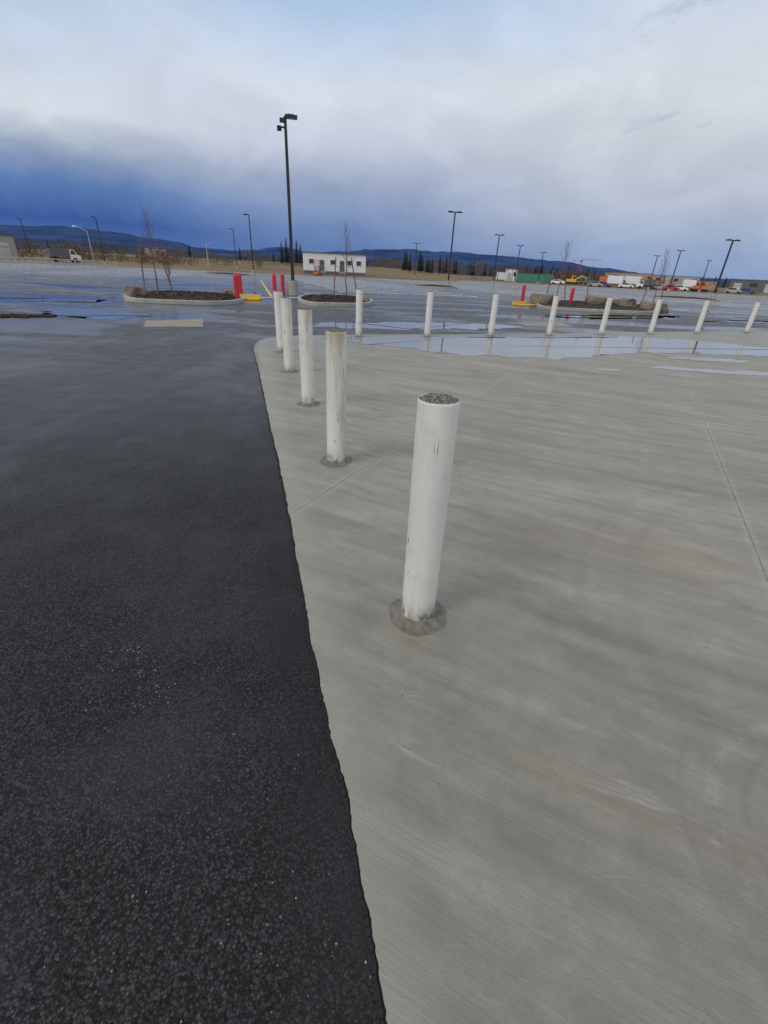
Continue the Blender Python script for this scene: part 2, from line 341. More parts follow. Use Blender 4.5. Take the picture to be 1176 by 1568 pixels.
def foliage(name,a,b_,sc_=1.):
    m,nd,b,co=newmat(name)
    nd.put(b.inputs['Base Color'],nd.mix(nd.mapr(nd.noise(co,sc_,3,.6),.3,.7),a,b_)); b.inputs['Roughness'].default_value=.9
    b.inputs['Specular IOR Level'].default_value=.1
    return m
THICK=foliage('bare_thicket',(.09,.06,.047),(.21,.13,.085),.25)
OLIVE=foliage('scrub_foliage',(.055,.055,.035),(.13,.105,.06),.2)
CONIF=foliage('conifer_foliage',(.016,.027,.027),(.038,.054,.042),.4)
# ---------------------------------------------------------------- terrain
def terrain():
    mb=MB(); rs=[0,20,50,80,100,108,112,118,124,130,145,160,175,195,215,250,300,400,600,1000,1800,3000,6000,9000]
    n=144; vs=[(0,0,-.05)]; fs=[]
    for r in rs[1:]:
        for i in range(n):
            a=-180+360*i/n; p=P(a,r); vs.append((p.x,p.y,terr(p.x,p.y)))
    for i in range(n): fs.append((0,1+(i+1)%n,1+i))
    for k in range(len(rs)-2):
        for i in range(n):
            a=1+k*n+i; b=1+k*n+(i+1)%n; fs.append((a,b,b+n,a+n))
    mb.add(vs,fs,0,True)
    m,nd,b,co=newmat('dry_grass_field')
    f=nd.noise(nd.map(co,scale=(.02,.06,1)),1.,5,.65); g=nd.noise(co,.9,4,.7)
    col=nd.ramp(f,[(.3,(.08,.07,.038)),(.45,(.20,.145,.08)),(.58,(.25,.19,.115)),(.72,(.11,.10,.055))])
    col=nd.mix(nd.mapr(g,.4,.7,0,.5),col,(.09,.065,.04))
    nd.put(b.inputs['Base Color'],col); b.inputs['Roughness'].default_value=.95; b.inputs['Specular IOR Level'].default_value=.1
    mb.obj('ground_terrain',[m],fix=True)
terrain()
lot=[(-400,-60),(-150,60),P(-38,126),P(-30,116),P(-20,110),P(-12,110),P(-4,118),P(4,160),P(15,168),P(25,168),P(38,168),(300,100),(300,-100),(-400,-100)]
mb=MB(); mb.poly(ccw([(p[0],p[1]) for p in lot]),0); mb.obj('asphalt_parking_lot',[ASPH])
edge=[(0.19,-.2),(0.07,0.34),(0.04,0.42),(-0.02,0.64),(-0.08,0.85),(-0.16,1.06),(-0.28,1.44),(-0.45,2.01),(-0.70,2.85),(-0.97,3.72),(-1.34,4.87),(-1.88,6.60),(-2.35,8.07),(-2.79,9.42),(-2.94,10.1),(-2.98,10.6),(-2.93,11.0),(-2.75,11.35),(-2.40,11.7),(-1.6,12.15),(-0.96,12.46),(1.82,13.62),(5.35,15.3),(9.23,17.25),(15.54,20.3),(40,32)]
el=[]
for i in range(len(edge)-1):
    a=Vector(edge[i]);b=Vector(edge[i+1]); L=(b-a).length; near=a.length<4.5
    n=max(1,int(L/(.010 if near else .12)))if a.length<13 else max(1,int(L/1))
    nn=Vector((-(b-a).y,(b-a).x)).normalized()
    for k in range(n):
        p=a+(b-a)*k/n
        j=(mn.noise(Vector((p.x*7,p.y*7,3)))*.010+mn.noise(Vector((p.x*40,p.y*40,7)))*.005+mn.noise(Vector((p.x*110,p.y*110,7)))*.003) if a.length<13 else 0
        el.append(p+nn*j)
pad=[Vector((1.2,-6)) ]+el+[Vector((40,-6))]
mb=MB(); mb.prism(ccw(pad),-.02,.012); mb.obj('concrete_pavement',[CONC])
mb=MB(); SE=[k for k in range(len(el)) if el[k].length<10.5 and el[k].y<10]
for i in SE[:-1]:
    a=el[i];b=el[i+1]; nn=Vector((-(b-a).y,(b-a).x)).normalized()
    def ww(p): return .010+.020*abs(mn.noise(Vector((p.x*11,p.y*11,1))))+.006*abs(mn.noise(Vector((p.x*60,p.y*60,1))))
    w0=ww(a);w1=ww(b); h0=.010+.006*mn.noise(Vector((a.x*30,a.y*30,5)));h1=.010+.006*mn.noise(Vector((b.x*30,b.y*30,5)))
    mb.add([(a.x+nn.x*w0,a.y+nn.y*w0,.002),(a.x+nn.x*w0*.4,a.y+nn.y*w0*.4,h0),(a.x,a.y,.005),(b.x,b.y,.005),(b.x+nn.x*w1*.4,b.y+nn.y*w1*.4,h1),(b.x+nn.x*w1,b.y+nn.y*w1,.002)],[(0,1,4,5),(1,2,3,4)],0)
mb.obj('tar_edge_seam',[smat('seam_tar',(.011,.011,.011),.85,.4,40,bmp=.8,bd=.004)],fix=False)
rng=random.Random(3); mb=MB()
def pebble(mb,x,y,z,r,mi):
    vs=[]
    for d in((1,0,0),(0,1,0),(-1,0,0),(0,-1,0),(0,0,1),(0,0,-1)):
        k=r*rng.uniform(.6,1.2); vs.append((x+d[0]*k,y+d[1]*k,z+d[2]*k*.7))
    mb.add(vs,[(0,1,4),(1,2,4),(2,3,4),(3,0,4),(1,0,5),(2,1,5),(3,2,5),(0,3,5)],mi)
for c,nn_,sp in (((-1.02,1.35),30,.05),((-1.10,1.40),16,.03),((-.95,1.28),20,.03),((-.85,1.2),18,.04),((-.92,1.12),14,.03),((-.8,1.02),8,.1),((-.55,.75),8,.2),((-.4,.45),18,.2),((-1.2,1.8),16,.5),((-2.3,3.2),22,.8),((-1.5,5.2),16,.5),((-.9,2.4),12,.3),((-.2,.5),8,.1)):
    for _ in range(nn_): pebble(mb,rng.gauss(c[0],sp*1.4),rng.gauss(c[1],sp*.6),.003,rng.uniform(.002,.0045),rng.randint(0,1))
mb.obj('loose_gravel',[smat('pale_gravel',(.30,.29,.27),.8,.3,50),smat('grey_gravel',(.14,.14,.135),.8,.3,50)])
def puddle(pts,z,seed,jit=.12):
    p=ccw(chaikin(pts,2)); q=[]
    for i in range(len(p)):
        a=p[i];b=p[(i+1)%len(p)]; n=max(1,int((b-a).length/.06))
        for k in range(n):
            c=a+(b-a)*k/n; v=Vector((c.x*1.7,c.y*1.7,seed))
            q.append(c+Vector((mn.noise(v)+.5*mn.noise(v*3)+.2*mn.noise(v*9),mn.noise(v+Vector((9,9,9)))+.5*mn.noise(v*3.3)+.2*mn.noise(v*8)))*jit*1.6)
    mb=MB(); mb.poly(q,z); return mb.obj('puddle',[WATER])
puddle([(-1.98,11.65),(-.75,11.95),(.9,12.5),(1.72,12.85),(3.5,13.55),(5.2,14.2),(7.6,15.2),(9.6,15.2),(10.8,13.78),(13,14.5),(12,12.8),(9.13,12.0),(7.31,12.0),(5.52,11.4),(4.23,10.3),(3.11,9.75),(2.04,9.85),(1.1,10.0),(.24,10.55),(-.61,11.0),(-1.52,11.15)],.0165,2,.2)
puddle([(5.0,9.7),(6.19,9.72),(7.6,9.5),(9.5,10.2),(9.5,9.8),(7.2,9.05),(5.5,9.25)],.0165,5,.1)
puddle([(3.9,8.95),(4.3,9.05),(4.5,8.9),(4.1,8.8)],.0165,8,.06)
puddle([(6.2,11.0),(7.4,11.3),(8.6,11.2),(8.2,10.8),(7,10.7)],.0165,9,.12)
puddle([(-2.7,14.1),(-.92,16.2),(2.2,17.1),(4.6,17.4),(3.9,16.0),(1.93,14.9),(-.8,13.8)],.004,11,.3)
puddle([(-10.6,13.6),(-9.97,15.6),(-8.4,15.2),(-7.2,15.6),(-7.5,14.1),(-8.0,12.9),(-8.9,13.2)],.004,14,.4)
puddle([(-16,17),(-14,19),(-11,19.5),(-9,21),(-10.5,18.6),(-13,17)],.004,17,.5)
puddle([(6,22),(9,24.5),(13,26),(17,29),(14,25.5),(10,22.6)],.004,19,.6)
puddle([(14,23.5),(18,26),(25,29),(22,26)],.004,21,.5)
TANC=smat('tan_concrete',(.27,.245,.19),.85,.25,2.5,bmp=.3)
for pts in ([P(-27.3,15),P(-21.6,15.4),P(-21.7,13.5),P(-27.7,13.5)],[P(14,19),P(18.8,20.6),P(20.5,19),P(15.4,17.8)]):
    mb=MB(); mb.prism(ccw([Vector((p.x,p.y)) for p in pts]),-.01,.012); mb.obj('concrete_utility_pad',[TANC])
# ---------------------------------------------------------------- bollards
def bollard(x,y,seed,stain,H=1.07):
    e=empty('bollard',(x,y,.012)); r=.081; rg=random.Random(seed)
    e.rotation_euler=(rg.uniform(-.006,.006),rg.uniform(-.006,.006),rg.uniform(0,6) if seed>1 else 3.6)
    mb=MB(); n=40; rings=[]
    for z,rr in ((0,r),(.25,r),(.55,r),(.85,r),(H-.012,r),(H-.004,r*.988),(H,r*.965),(H-.002,r*.94),(H-.03,r*.93)):
        rings.append([(rr*math.cos(2*math.pi*i/n)*(1+.006*mn.noise(Vector((i*.5,z*9,seed)))),rr*math.sin(2*math.pi*i/n),z+(.003*mn.noise(Vector((math.cos(i/n*6.28)*5,math.sin(i/n*6.28)*5,seed))) if z>H-.02 else 0)) for i in range(n)])
    vs=[p for q in rings for p in q]
    mb.add(vs,[(k*n+i,k*n+(i+1)%n,(k+1)*n+(i+1)%n,(k+1)*n+i) for k in range(len(rings)-1) for i in range(n)],0,True)
    mb.obj('painted_pipe',[paint_mat(stain,seed)],parent=e)
    mb=MB(); nr=12; ns=36; vs=[(0,0,H+.012)]
    for k in range(1,nr+1):
        for i in range(ns):
            a=2*math.pi*i/ns; q=r*.955*k/nr
            bz=.010*mn.noise(Vector((q*math.cos(a)*70,q*math.sin(a)*70,seed)))+.005*mn.noise(Vector((q*math.cos(a)*170,q*math.sin(a)*170,seed)))
            vs.append((q*math.cos(a),q*math.sin(a),H-.001+.013*(1-(k/nr)**2)+bz*(1 if k<nr else .3)))
    fs=[(0,1+i,1+(i+1)%ns) for i in range(ns)]
    for k in range(nr-1):
        for i in range(ns):
            a=1+k*ns+i;b=1+k*ns+(i+1)%ns; fs.append((a,a+ns,b+ns,b))
    mb.add(vs,fs,0); mb.obj('concrete_infill',[CAPM],parent=e)
    mb=MB(); n=48; prof=[(.079,.030),(.087,.026),(.096,.018),(.106,.010),(.116,.005),(.126,.001)]
    vs=[]
    for (rr,z) in prof:
        for i in range(n):
            a=2*math.pi*i/n; j=1+.10*mn.noise(Vector((math.cos(a)*1.6,math.sin(a)*1.6,seed*1.7)))*(rr/.1)+.03*mn.noise(Vector((math.cos(a)*9,math.sin(a)*9,rr*50)))
            rr2=rr if rr<.084 else rr*j; vs.append((rr2*math.cos(a),rr2*math.sin(a),max(.0015,z*(1+.6*mn.noise(Vector((math.cos(a)*5,math.sin(a)*5,rr*30+seed)))))))
    mb.add(vs,[(k*n+i,(k+1)*n+i,(k+1)*n+(i+1)%n,k*n+(i+1)%n) for k in range(len(prof)-1) for i in range(n)],0,True)
    mb.obj('mortar_collar',[MORT],parent=e)
    mb=MB(); pts=[]
    for i in range(70):
        a=2*math.pi*i/70; q=.146+.022*mn.noise(Vector((math.cos(a)*1.5,math.sin(a)*1.5,seed)))+.006*mn.noise(Vector((math.cos(a)*8,math.sin(a)*8,seed)))
        pts.append((q*math.cos(a),q*math.sin(a)))
    mb.poly(pts,.001); mb.obj('damp_ring',[STAIN],parent=e)
for i,(x,y,s) in enumerate([(0.19,1.71,.03),(-0.44,3.66,.55),(-1.00,5.49,.35),(-1.63,7.38,.3),(-2.17,9.20,.12)]): bollard(x,y,i+1,s)
for i,(x,y) in enumerate([(-.86,12.10),(.92,12.78),(2.78,13.63),(4.71,14.53),(6.66,15.45),(8.73,16.44),(10.94,17.5),(13.6,18.75),(15.6,19.7)]): bollard(x,y,i+10,.1)
def red_bollard(az,d,H=1.12):
    p=P(az,d); mb=MB()
    mb.cyl((0,0,0),(0,0,H-.08),.11,.11,20,0,False); mb.cyl((0,0,H-.08),(0,0,H-.02),.11,.085,20,0,False); mb.cyl((0,0,H-.02),(0,0,H),.085,.03,20,0)
    mb.cyl((0,0,0),(0,0,.03),.16,.15,20,1)
    mb.obj('red_bollard',[RED,MORT],(p.x,p.y,0))
for a,d in ((-17.7,23.5),(-17.3,26.5),(-13.6,28),(-12.7,30),(14.4,34),(19.5,34)): red_bollard(a,d)
def ramp_mat(az,d,rz):
    p=P(az,d); mb=MB(); mb.box((0,0,.03),(1.2,.8,.05),0)
    for i in range(5):
        for j in range(4): mb.cyl((-.48+i*.24,-.3+j*.2,.055),(-.48+i*.24,-.3+j*.2,.075),.05,.035,8,0)
    mb.box((0,.52,.10),(1.2,.18,.2),0,taper=.9)
    mb.obj('yellow_tactile_ramp',[YEL],(p.x,p.y,0.004),rz)
ramp_mat(-16.6,25,.1); ramp_mat(14.9,32,.5)
# ---------------------------------------------------------------- islands
def island(pts,seed,mound=.16):
    p=ccw(chaikin(pts,3)); e=empty('planting_island'); mb=MB(); n=len(p); q=shrink(p,.15)
    vs=[(a.x,a.y,-.01) for a in p]+[(a.x,a.y,.13) for a in p]+[(a.x+(b.x-a.x)*.15,a.y+(b.y-a.y)*.15,.15) for a,b in zip(p,q)]+[(b.x,b.y,.15) for b in q]+[(b.x,b.y,.05) for b in q]
    mb.add(vs,[(k*n+i,k*n+(i+1)%n,(k+1)*n+(i+1)%n,(k+1)*n+i) for k in range(4) for i in range(n)],0,False)
    mb.obj('curb',[CURB],parent=e)
    c=sum(q,Vector((0,0)))/n; mb=MB(); vs=[];K=7
    for k in range(K):
        t=1-k/K
        for b in q:
            x=c+(b-c)*t; vs.append((x.x,x.y,.11+mound*(1-t**2)+(.05*mn.noise(Vector((x.x*2.5,x.y*2.5,seed))) if k else 0)))
    vs.append((c.x,c.y,.12+mound)); fs=[(k*n+i,k*n+(i+1)%n,(k+1)*n+(i+1)%n,(k+1)*n+i) for k in range(K-1) for i in range(n)]+[((K-1)*n+i,(K-1)*n+(i+1)%n,K*n) for i in range(n)]
    mb.add(vs,fs,0)
    rg=random.Random(seed)
    for _ in range(500):
        b=q[rg.randrange(n)]; x=c+(b-c)*math.sqrt(rg.random())*.97; t=(x-c).length/max(.1,(b-c).length)
        M=Matrix.Rotation(rg.uniform(0,6),3,'Z')@Matrix.Rotation(rg.uniform(-.6,.6),3,'X')
        mb.box((x.x,x.y,.14+mound*(1-t*t)),(rg.uniform(.05,.16),.04,.02),0,M=M)
    mb.obj('mulch_bed',[MULCH],parent=e)
island([P(-29.8,22),P(-24,21),P(-18.3,21),P(-16.4,24.5),P(-18.6,27),P(-27.7,28)],1)
island([P(-11.2,22.2),P(-6,22.4),P(-2.3,23.5),P(-2.6,29),P(-11,29.5)],2)
island([P(15.1,29),P(22,29.5),P(29,32),P(27.5,43),P(17.1,41)],3)
island([P(2,60),P(7.2,60),P(7.2,64),P(2,64)],5)
island([P(27,70),P(33,72),P(33,78),P(27,76)],6)
island([P(-21,76),P(-16,76),P(-16,81),P(-21,81)],7)
mb=MB(); rg=random.Random(44)
for _ in range(700):
    t=rg.random(); p=P(-35.3-9*t,16.3+rg.gauss(0,.22)*(.4+t)+.3*t); M=Matrix.Rotation(rg.uniform(0,6),3,'Z')@Matrix.Rotation(rg.uniform(-.5,.5),3,'X')
    mb.box((p.x,p.y,.02),(rg.uniform(.06,.2),.05,.025),0,M=M)
mb.obj('spilled_bark_mulch',[MULCH])
def boulder(az,d,s,seed):
    p=P(az,d,.18); bm=bmesh.new(); bmesh.ops.create_icosphere(bm,subdivisions=3,radius=1)
    for v in bm.verts:
        c=v.co.copy(); k=1+.35*mn.noise(c*1.3+Vector((seed*5,0,0)))+.12*mn.noise(c*3.5+Vector((seed,0,0)))
        c=Vector((max(-.75,min(.75,c.x)),max(-.7,min(.8,c.y)),max(-.5,min(.6,c.z))))
        v.co=Vector((c.x*k*s[0],c.y*k*s[1],c.z*k*s[2]))
    me=bpy.data.meshes.new('boulder'); bm.to_mesh(me); bm.free(); me.materials.append(ROCK)
    o=bpy.data.objects.new('boulder',me); o.location=(p.x,p.y,p.z); o.rotation_euler=(0,0,seed); sc.collection.objects.link(o)
for i,(a,d,s) in enumerate([(-27.7,23.3,(.5,.45,.5)),(-18.6,25.5,(.35,.3,.3)),(-3.6,24.6,(.4,.35,.3)),(16.5,33,(.9,.7,.7)),(17.3,34.5,(.6,.5,.5)),(22.2,34,(.9,.7,.75)),(23.2,35,(.6,.5,.5)),(24.8,34.5,(.85,.7,.7)),(27.3,34,(.8,.5,.6)),(28.2,35,(.6,.5,.5))]): boulder(a,d,s,i+1)
def bare_tree(az,d,H,seed,name='young_tree',stakes=True):
    p=P(az,d,.15); rg=random.Random(seed); e=empty(name,p); mb=MB()
    pts=[Vector((0,0,0))]
    for k in range(1,9): pts.append(Vector((rg.uniform(-.03,.03)*k**.5,rg.uniform(-.03,.03)*k**.5,H*k/8)))
    for k in range(8): mb.cyl(pts[k],pts[k+1],.035*(1-k/9),.035*(1-(k+1)/9),7,0)
    def br(o,dr,L,r,dep):
        q=o
        for s in range(3):
            dr=(dr+Vector((rg.uniform(-.18,.18),rg.uniform(-.18,.18),.12))).normalized(); q2=q+dr*L/3
            mb.cyl(q,q2,r*(1-s/4),r*(1-(s+1)/4),4,0,False); q=q2
            if dep>0:
                for _ in range(2):
                    a=rg.uniform(0,6.28); br(q,(dr+Vector((math.cos(a)*.7,math.sin(a)*.7,.2))).normalized(),L*.5,r*.6,dep-1)
    for k in range(18):
        z=H*(.35+.6*k/18); a=k*2.4+rg.uniform(-.4,.4); i=min(7,int(z/H*8)); o=pts[i].lerp(pts[i+1],z/H*8-i)
        br(o,Vector((math.cos(a)*.8,math.sin(a)*.8,1.3)).normalized(),(.25+.4*(1-k/18))*H*.32,.009,1)
    mb.obj('trunk_and_branches',[BARK],parent=e)
    if stakes:
        mb=MB()
        for sx_ in (-.7,.65):
            mb.cyl((sx_,.15,-.2),(sx_*.6-.12,.05,1.9),.03,.03,8,0); mb.cyl((sx_*.72-.06,.08,1.45),(0,0,1.5),.008,.008,5,0)
        mb.obj('support_stakes',[STAKE],parent=e)
    return e
bare_tree(-25.6,25,3.3,1); bare_tree(-24.3,26.5,1.6,9,stakes=False); bare_tree(-5.6,27,3.4,2); bare_tree(18.0,34,3.5,3); bare_tree(27.4,36,3.3,4); bare_tree(21,38,2.3,6,stakes=False)
# ---------------------------------------------------------------- light poles
def lamp(x,y,H,heads,rz=0,mat=BLACK,z=0,arm=.55):
    e=empty('parking_lot_lamp',(x,y,z),rz)
    mb=MB(); mb.cyl((0,0,-.1),(0,0,.75),.30,.30,24,0,False); mb.cyl((0,0,.75),(0,0,.78),.30,.27,24,0); mb.obj('concrete_base',[CURB],parent=e)
    mb=MB(); mb.box((0,0,.80),(.34,.34,.04),0); mb.box((0,0,(H+.8)/2),(.18,.18,H-.84),0,taper=.78); mb.obj('pole',[mat],parent=e)
    mb=MB()
    for s in heads:
        mb.box((s*(arm/2),0,H-.04),(arm,.07,.09),0)
        mb.box((s*(arm+.25),0,H-.02),(.62,.40,.12),0); mb.box((s*(arm+.25),0,H+.06),(.40,.22,.05),0,taper=.8)
        mb.box((s*(arm+.25),0,H-.083),(.50,.28,.012),1)
    mb.obj('lamp_heads',[mat,LENS],parent=e); return e
e=lamp(-6.03,29.5,8.25,(1,),.25,arm=.05)
mb=MB(); mb.box((-.22,0,7.78),(.30,.10,.06),0); mb.box((-.32,-.05,7.72),(.22,.26,.18),0); mb.cyl((-.32,-.18,7.70),(-.32,-.24,7.68),.08,.09,12,1); mb.box((-.14,-.02,8.06),(.28,.34,.14),0)
mb.obj('security_camera',[BLACK,GLASS],parent=e)
for x,y,h in ((6.85,65.2,8.2),(18.5,95.7,8.2),(28.9,122.5,8.2),(42,149,8.2),(5.07,135,8.2),(42.8,67.6,6.9),(61.5,113.5,8.2),(69,137.8,8.2),(89,148,8.2)): lamp(x,y,h,(-1,1),.1,arm=.3)
for x,y,h in ((-22.8,80.9,8.2),(-38,121,8.2),(-57.8,100.5,8.2),(-89,123.4,8.2)): lamp(x,y,h,(-1,),.2,z=max(0,terr(x,y)),arm=.25)
lamp(-47,127,5.2,(1,),.3,GALV,z=max(0,terr(-47,127)))
def cobra(x,y,H):
    e=empty('street_lamp',(x,y,max(0,terr(x,y))),0); mb=MB(); mb.cyl((0,0,0),(0,0,.7),.3,.3,16,1)
    mb.cyl((0,0,.7),(0,0,H-1),.11,.07,12,0); q=Vector((0,0,H-1))
    for k in range(1,7):
        t=k/6; p=Vector((-2.4*t,0,H-1+1.0*math.sin(t*1.57))); mb.cyl(q,p,.06,.05,8,0); q=p
    mb.box((-2.75,0,H),(.75,.3,.12),0,taper=.7); mb.obj('pole_and_arm',[GALV,CURB],parent=e)
cobra(-70.5,118,7)
# ---------------------------------------------------------------- painted lines
c16,s16=math.cos(R(16)),math.sin(R(16))
def fr(a,b): return (a*c16-b*s16, a*s16+b*c16)
def quad(mb,a0,b0,a1,b1,z,mi=0):
    mb.add([(*fr(a0,b0),z),(*fr(a1,b0),z),(*fr(a1,b1),z),(*fr(a0,b1),z)],[(0,1,2,3)],mi)
mb=MB()
def ok(a,b):
    x,y=fr(a,b); r=math.hypot(x,y); az_=math.degrees(math.atan2(x,y)); return r<(106 if az_<-2 else (112 if az_<4 else 158)) and y>0
for cx in (-103,-85,-67,-49,-31,-14,12,30,48,66,84,102,120,138):
    b=40 if cx<-5 else 37
    if cx==-31 : b=44
    if cx==-14: b=52
    if cx>40: b=30
    while ok(cx-5.6,b) and ok(cx+5.6,b):
        for o in (0,.60):
            quad(mb,cx-5.5,b+o,cx-.15,b+o+.19,.004); quad(mb,cx+.15,b+o,cx+5.5,b+o+.19,.004)
        quad(mb,cx-5.69,b,cx-5.5,b+.79,.004); quad(mb,cx+5.5,b,cx+5.69,b+.79,.004)
        b+=3.0
mb.obj('parking_line_markings',[LINE])
mb=MB(); quad(mb,.9,28,1.05,60,.005); mb.obj('lane_line_marking',[YLINE])
mb=MB(); pts=[P(-17.0,25.6),P(-3,30.8),P(-3,31.8),P(-17,26.8)]; mb.prism(ccw([Vector((p.x,p.y)) for p in pts]),-.01,.012)
mb.obj('concrete_walkway',[CURB])
# ---------------------------------------------------------------- hills
hp=[(-60,1.6),(-50,2.3),(-44,2.1),(-40,2.2),(-37.4,2.15),(-35.5,2.2),(-33.1,2.35),(-31,2.35),(-28.9,2.25),(-26,1.95),(-23,1.7),(-21.3,1.36),(-18,1.25),(-16,1.4),(-12.7,1.84),(-9.2,1.5),(-6,1.7),(-3.4,2.05),(.9,2.2),(5.2,2.2),(10.9,2.05),(17.1,1.75),(21.7,1.3),(26.7,.85),(31.2,.75),(36,.75),(45,.9),(60,.6)]
def hz(a):
    for i in range(len(hp)-1):
        if hp[i][0]<=a<=hp[i+1][0]:
            t=(a-hp[i][0])/(hp[i+1][0]-hp[i][0]); t=t*t*(3-2*t); return hp[i][1]*(1-t)+hp[i+1][1]*t
    return .6
def hills(name,D0,D1,scale,seed,mat):
    mb=MB(); NA=360;NR=14; vs=[]
    for k in range(NR+1):
        t=k/NR; D=D0+(D1-D0)*t
        for i in range(NA+1):
            a=-60+120*i/NA; top=1.5+D1*math.tan(R(hz(a)*scale+.13*mn.noise(Vector((a*.35,seed,0)))+.08*mn.noise(Vector((a*1.3,seed,2)))))
            z=top*(t**.8)*(1+(.35*(1-t)*mn.noise(Vector((a*.5,t*5,seed)))+.2*(1-t)*mn.noise(Vector((a*1.6,t*9,seed+4)))))
            p=P(a,D); vs.append((p.x,p.y,z-2 if k==0 else z))
    mb.add(vs,[(k*(NA+1)+i,k*(NA+1)+i+1,(k+1)*(NA+1)+i+1,(k+1)*(NA+1)+i) for k in range(NR) for i in range(NA)],0,True)
    mb.obj(name,[mat],fix=False)
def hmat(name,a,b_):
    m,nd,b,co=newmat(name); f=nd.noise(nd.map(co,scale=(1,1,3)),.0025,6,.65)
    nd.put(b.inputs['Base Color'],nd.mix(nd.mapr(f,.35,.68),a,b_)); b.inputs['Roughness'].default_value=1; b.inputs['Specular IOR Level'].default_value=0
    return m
hills('distant_hills',4200,6200,1.0,1,hmat('hazy_forest_hill',(.024,.052,.14),(.055,.092,.195)))  # blue distance haze is painted into the hill base colours
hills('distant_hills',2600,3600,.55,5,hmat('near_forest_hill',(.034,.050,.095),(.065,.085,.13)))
# ---------------------------------------------------------------- distant vegetation
def thicket(name,a0,a1,d0,d1,n,h0,h1,mats,seed,dens=70):
    rg=random.Random(seed); mb=MB()
    for _ in range(n):
        a=rg.uniform(a0,a1); d=rg.uniform(d0,d1); p=P(a,d); z=terr(p.x,p.y); h=rg.uniform(h0,h1); w=h*rg.uniform(.45,.9); mi=rg.randrange(len(mats))
        h*=.75+.5*mn.noise(Vector((a*.6,seed,0)))
        mb.cyl((p.x,p.y,z-.2),(p.x,p.y,z+h*.6),.05*h/3,.02,4,mi,False)
        for k in range(dens):
            u=rg.gauss(0,.42); v=rg.gauss(0,.42); t=rg.random()**.8
            q=Vector((p.x+u*w*(.5+.6*math.sin(t*3)),p.y+v*w*(.5+.6*math.sin(t*3)),z+h*t*.92))
            s=h*rg.uniform(.05,.12); dr=Vector((rg.uniform(-.6,.6),rg.uniform(-.6,.6),1)).normalized()*s*1.6; sd=Vector((rg.uniform(-1,1),rg.uniform(-1,1),rg.uniform(-.3,.3))).normalized()*s*.45
            mb.add([q-sd,q+sd,q+dr],[(0,1,2)],mi)
    mb.obj(name,mats)
def conifers(name,lst,seed):
    rg=random.Random(seed); mb=MB()
    for (a,d,h) in lst:
        p=P(a,d); z=terr(p.x,p.y); mb.cyl((p.x,p.y,z-.3),(p.x,p.y,z+h),h*.02,.01,5,1,False)
        L=16
        for k in range(L):
            t=k/L; zz=z+h*(.08+.9*t); rr=h*.23*(1-t)**.85*rg.uniform(.7,1.2)+.1
            m=11
            for i in range(m):
                an=2*math.pi*(i+rg.random())/m; q=rr*rg.uniform(.6,1.15); w_=.28
                c=Vector((p.x,p.y,zz+h*.04))
                mb.add([c,Vector((p.x+math.cos(an-w_)*q*.8,p.y+math.sin(an-w_)*q*.8,zz-h*.015)),Vector((p.x+math.cos(an)*q,p.y+math.sin(an)*q,zz-h*.03)),Vector((p.x+math.cos(an+w_)*q*.8,p.y+math.sin(an+w_)*q*.8,zz-h*.01))],[(0,1,2),(0,2,3)],0)
    mb.obj(name,[CONIF,BARK])
thicket('distant_thicket',-46,-23,128,170,170,1.8,3.8,[THICK,THICK,OLIVE],1)
thicket('distant_thicket',-32,-9,150,230,110,1.4,3.2,[THICK,OLIVE],2,50)
thicket('distant_tree_row',-46,-4,300,380,170,4,7,[THICK,OLIVE],3,60)
thicket('distant_tree_row',-4,24,300,420,170,5,9,[THICK,OLIVE],4,60)
thicket('distant_tree_row',20,46,330,450,120,3,6.5,[THICK,OLIVE],5,60)
thicket('roadside_weeds',3,40,172,190,130,.6,1.3,[THICK,OLIVE],6,30)
rg=random.Random(11)
conifers('conifer_tree_row',[(-12.6,230,9),(-12.1,235,10.5),(-11.7,228,8),(-11.0,240,10),(-10.6,232,8.5),(-17,260,6),(-22,280,6.5)]+[(1.3+rg.uniform(-.5,3.6),rg.uniform(215,245),rg.uniform(5,9)) for _ in range(14)],1)
conifers('conifer_tree_row',[(rg.uniform(5,22),rg.uniform(300,420),rg.uniform(5,9.5)) for _ in range(48)]+[(rg.uniform(-45,-3),rg.uniform(320,420),rg.uniform(4,7)) for _ in range(12)]+[(rg.uniform(22,44),rg.uniform(350,450),rg.uniform(4,7)) for _ in range(14)],2)
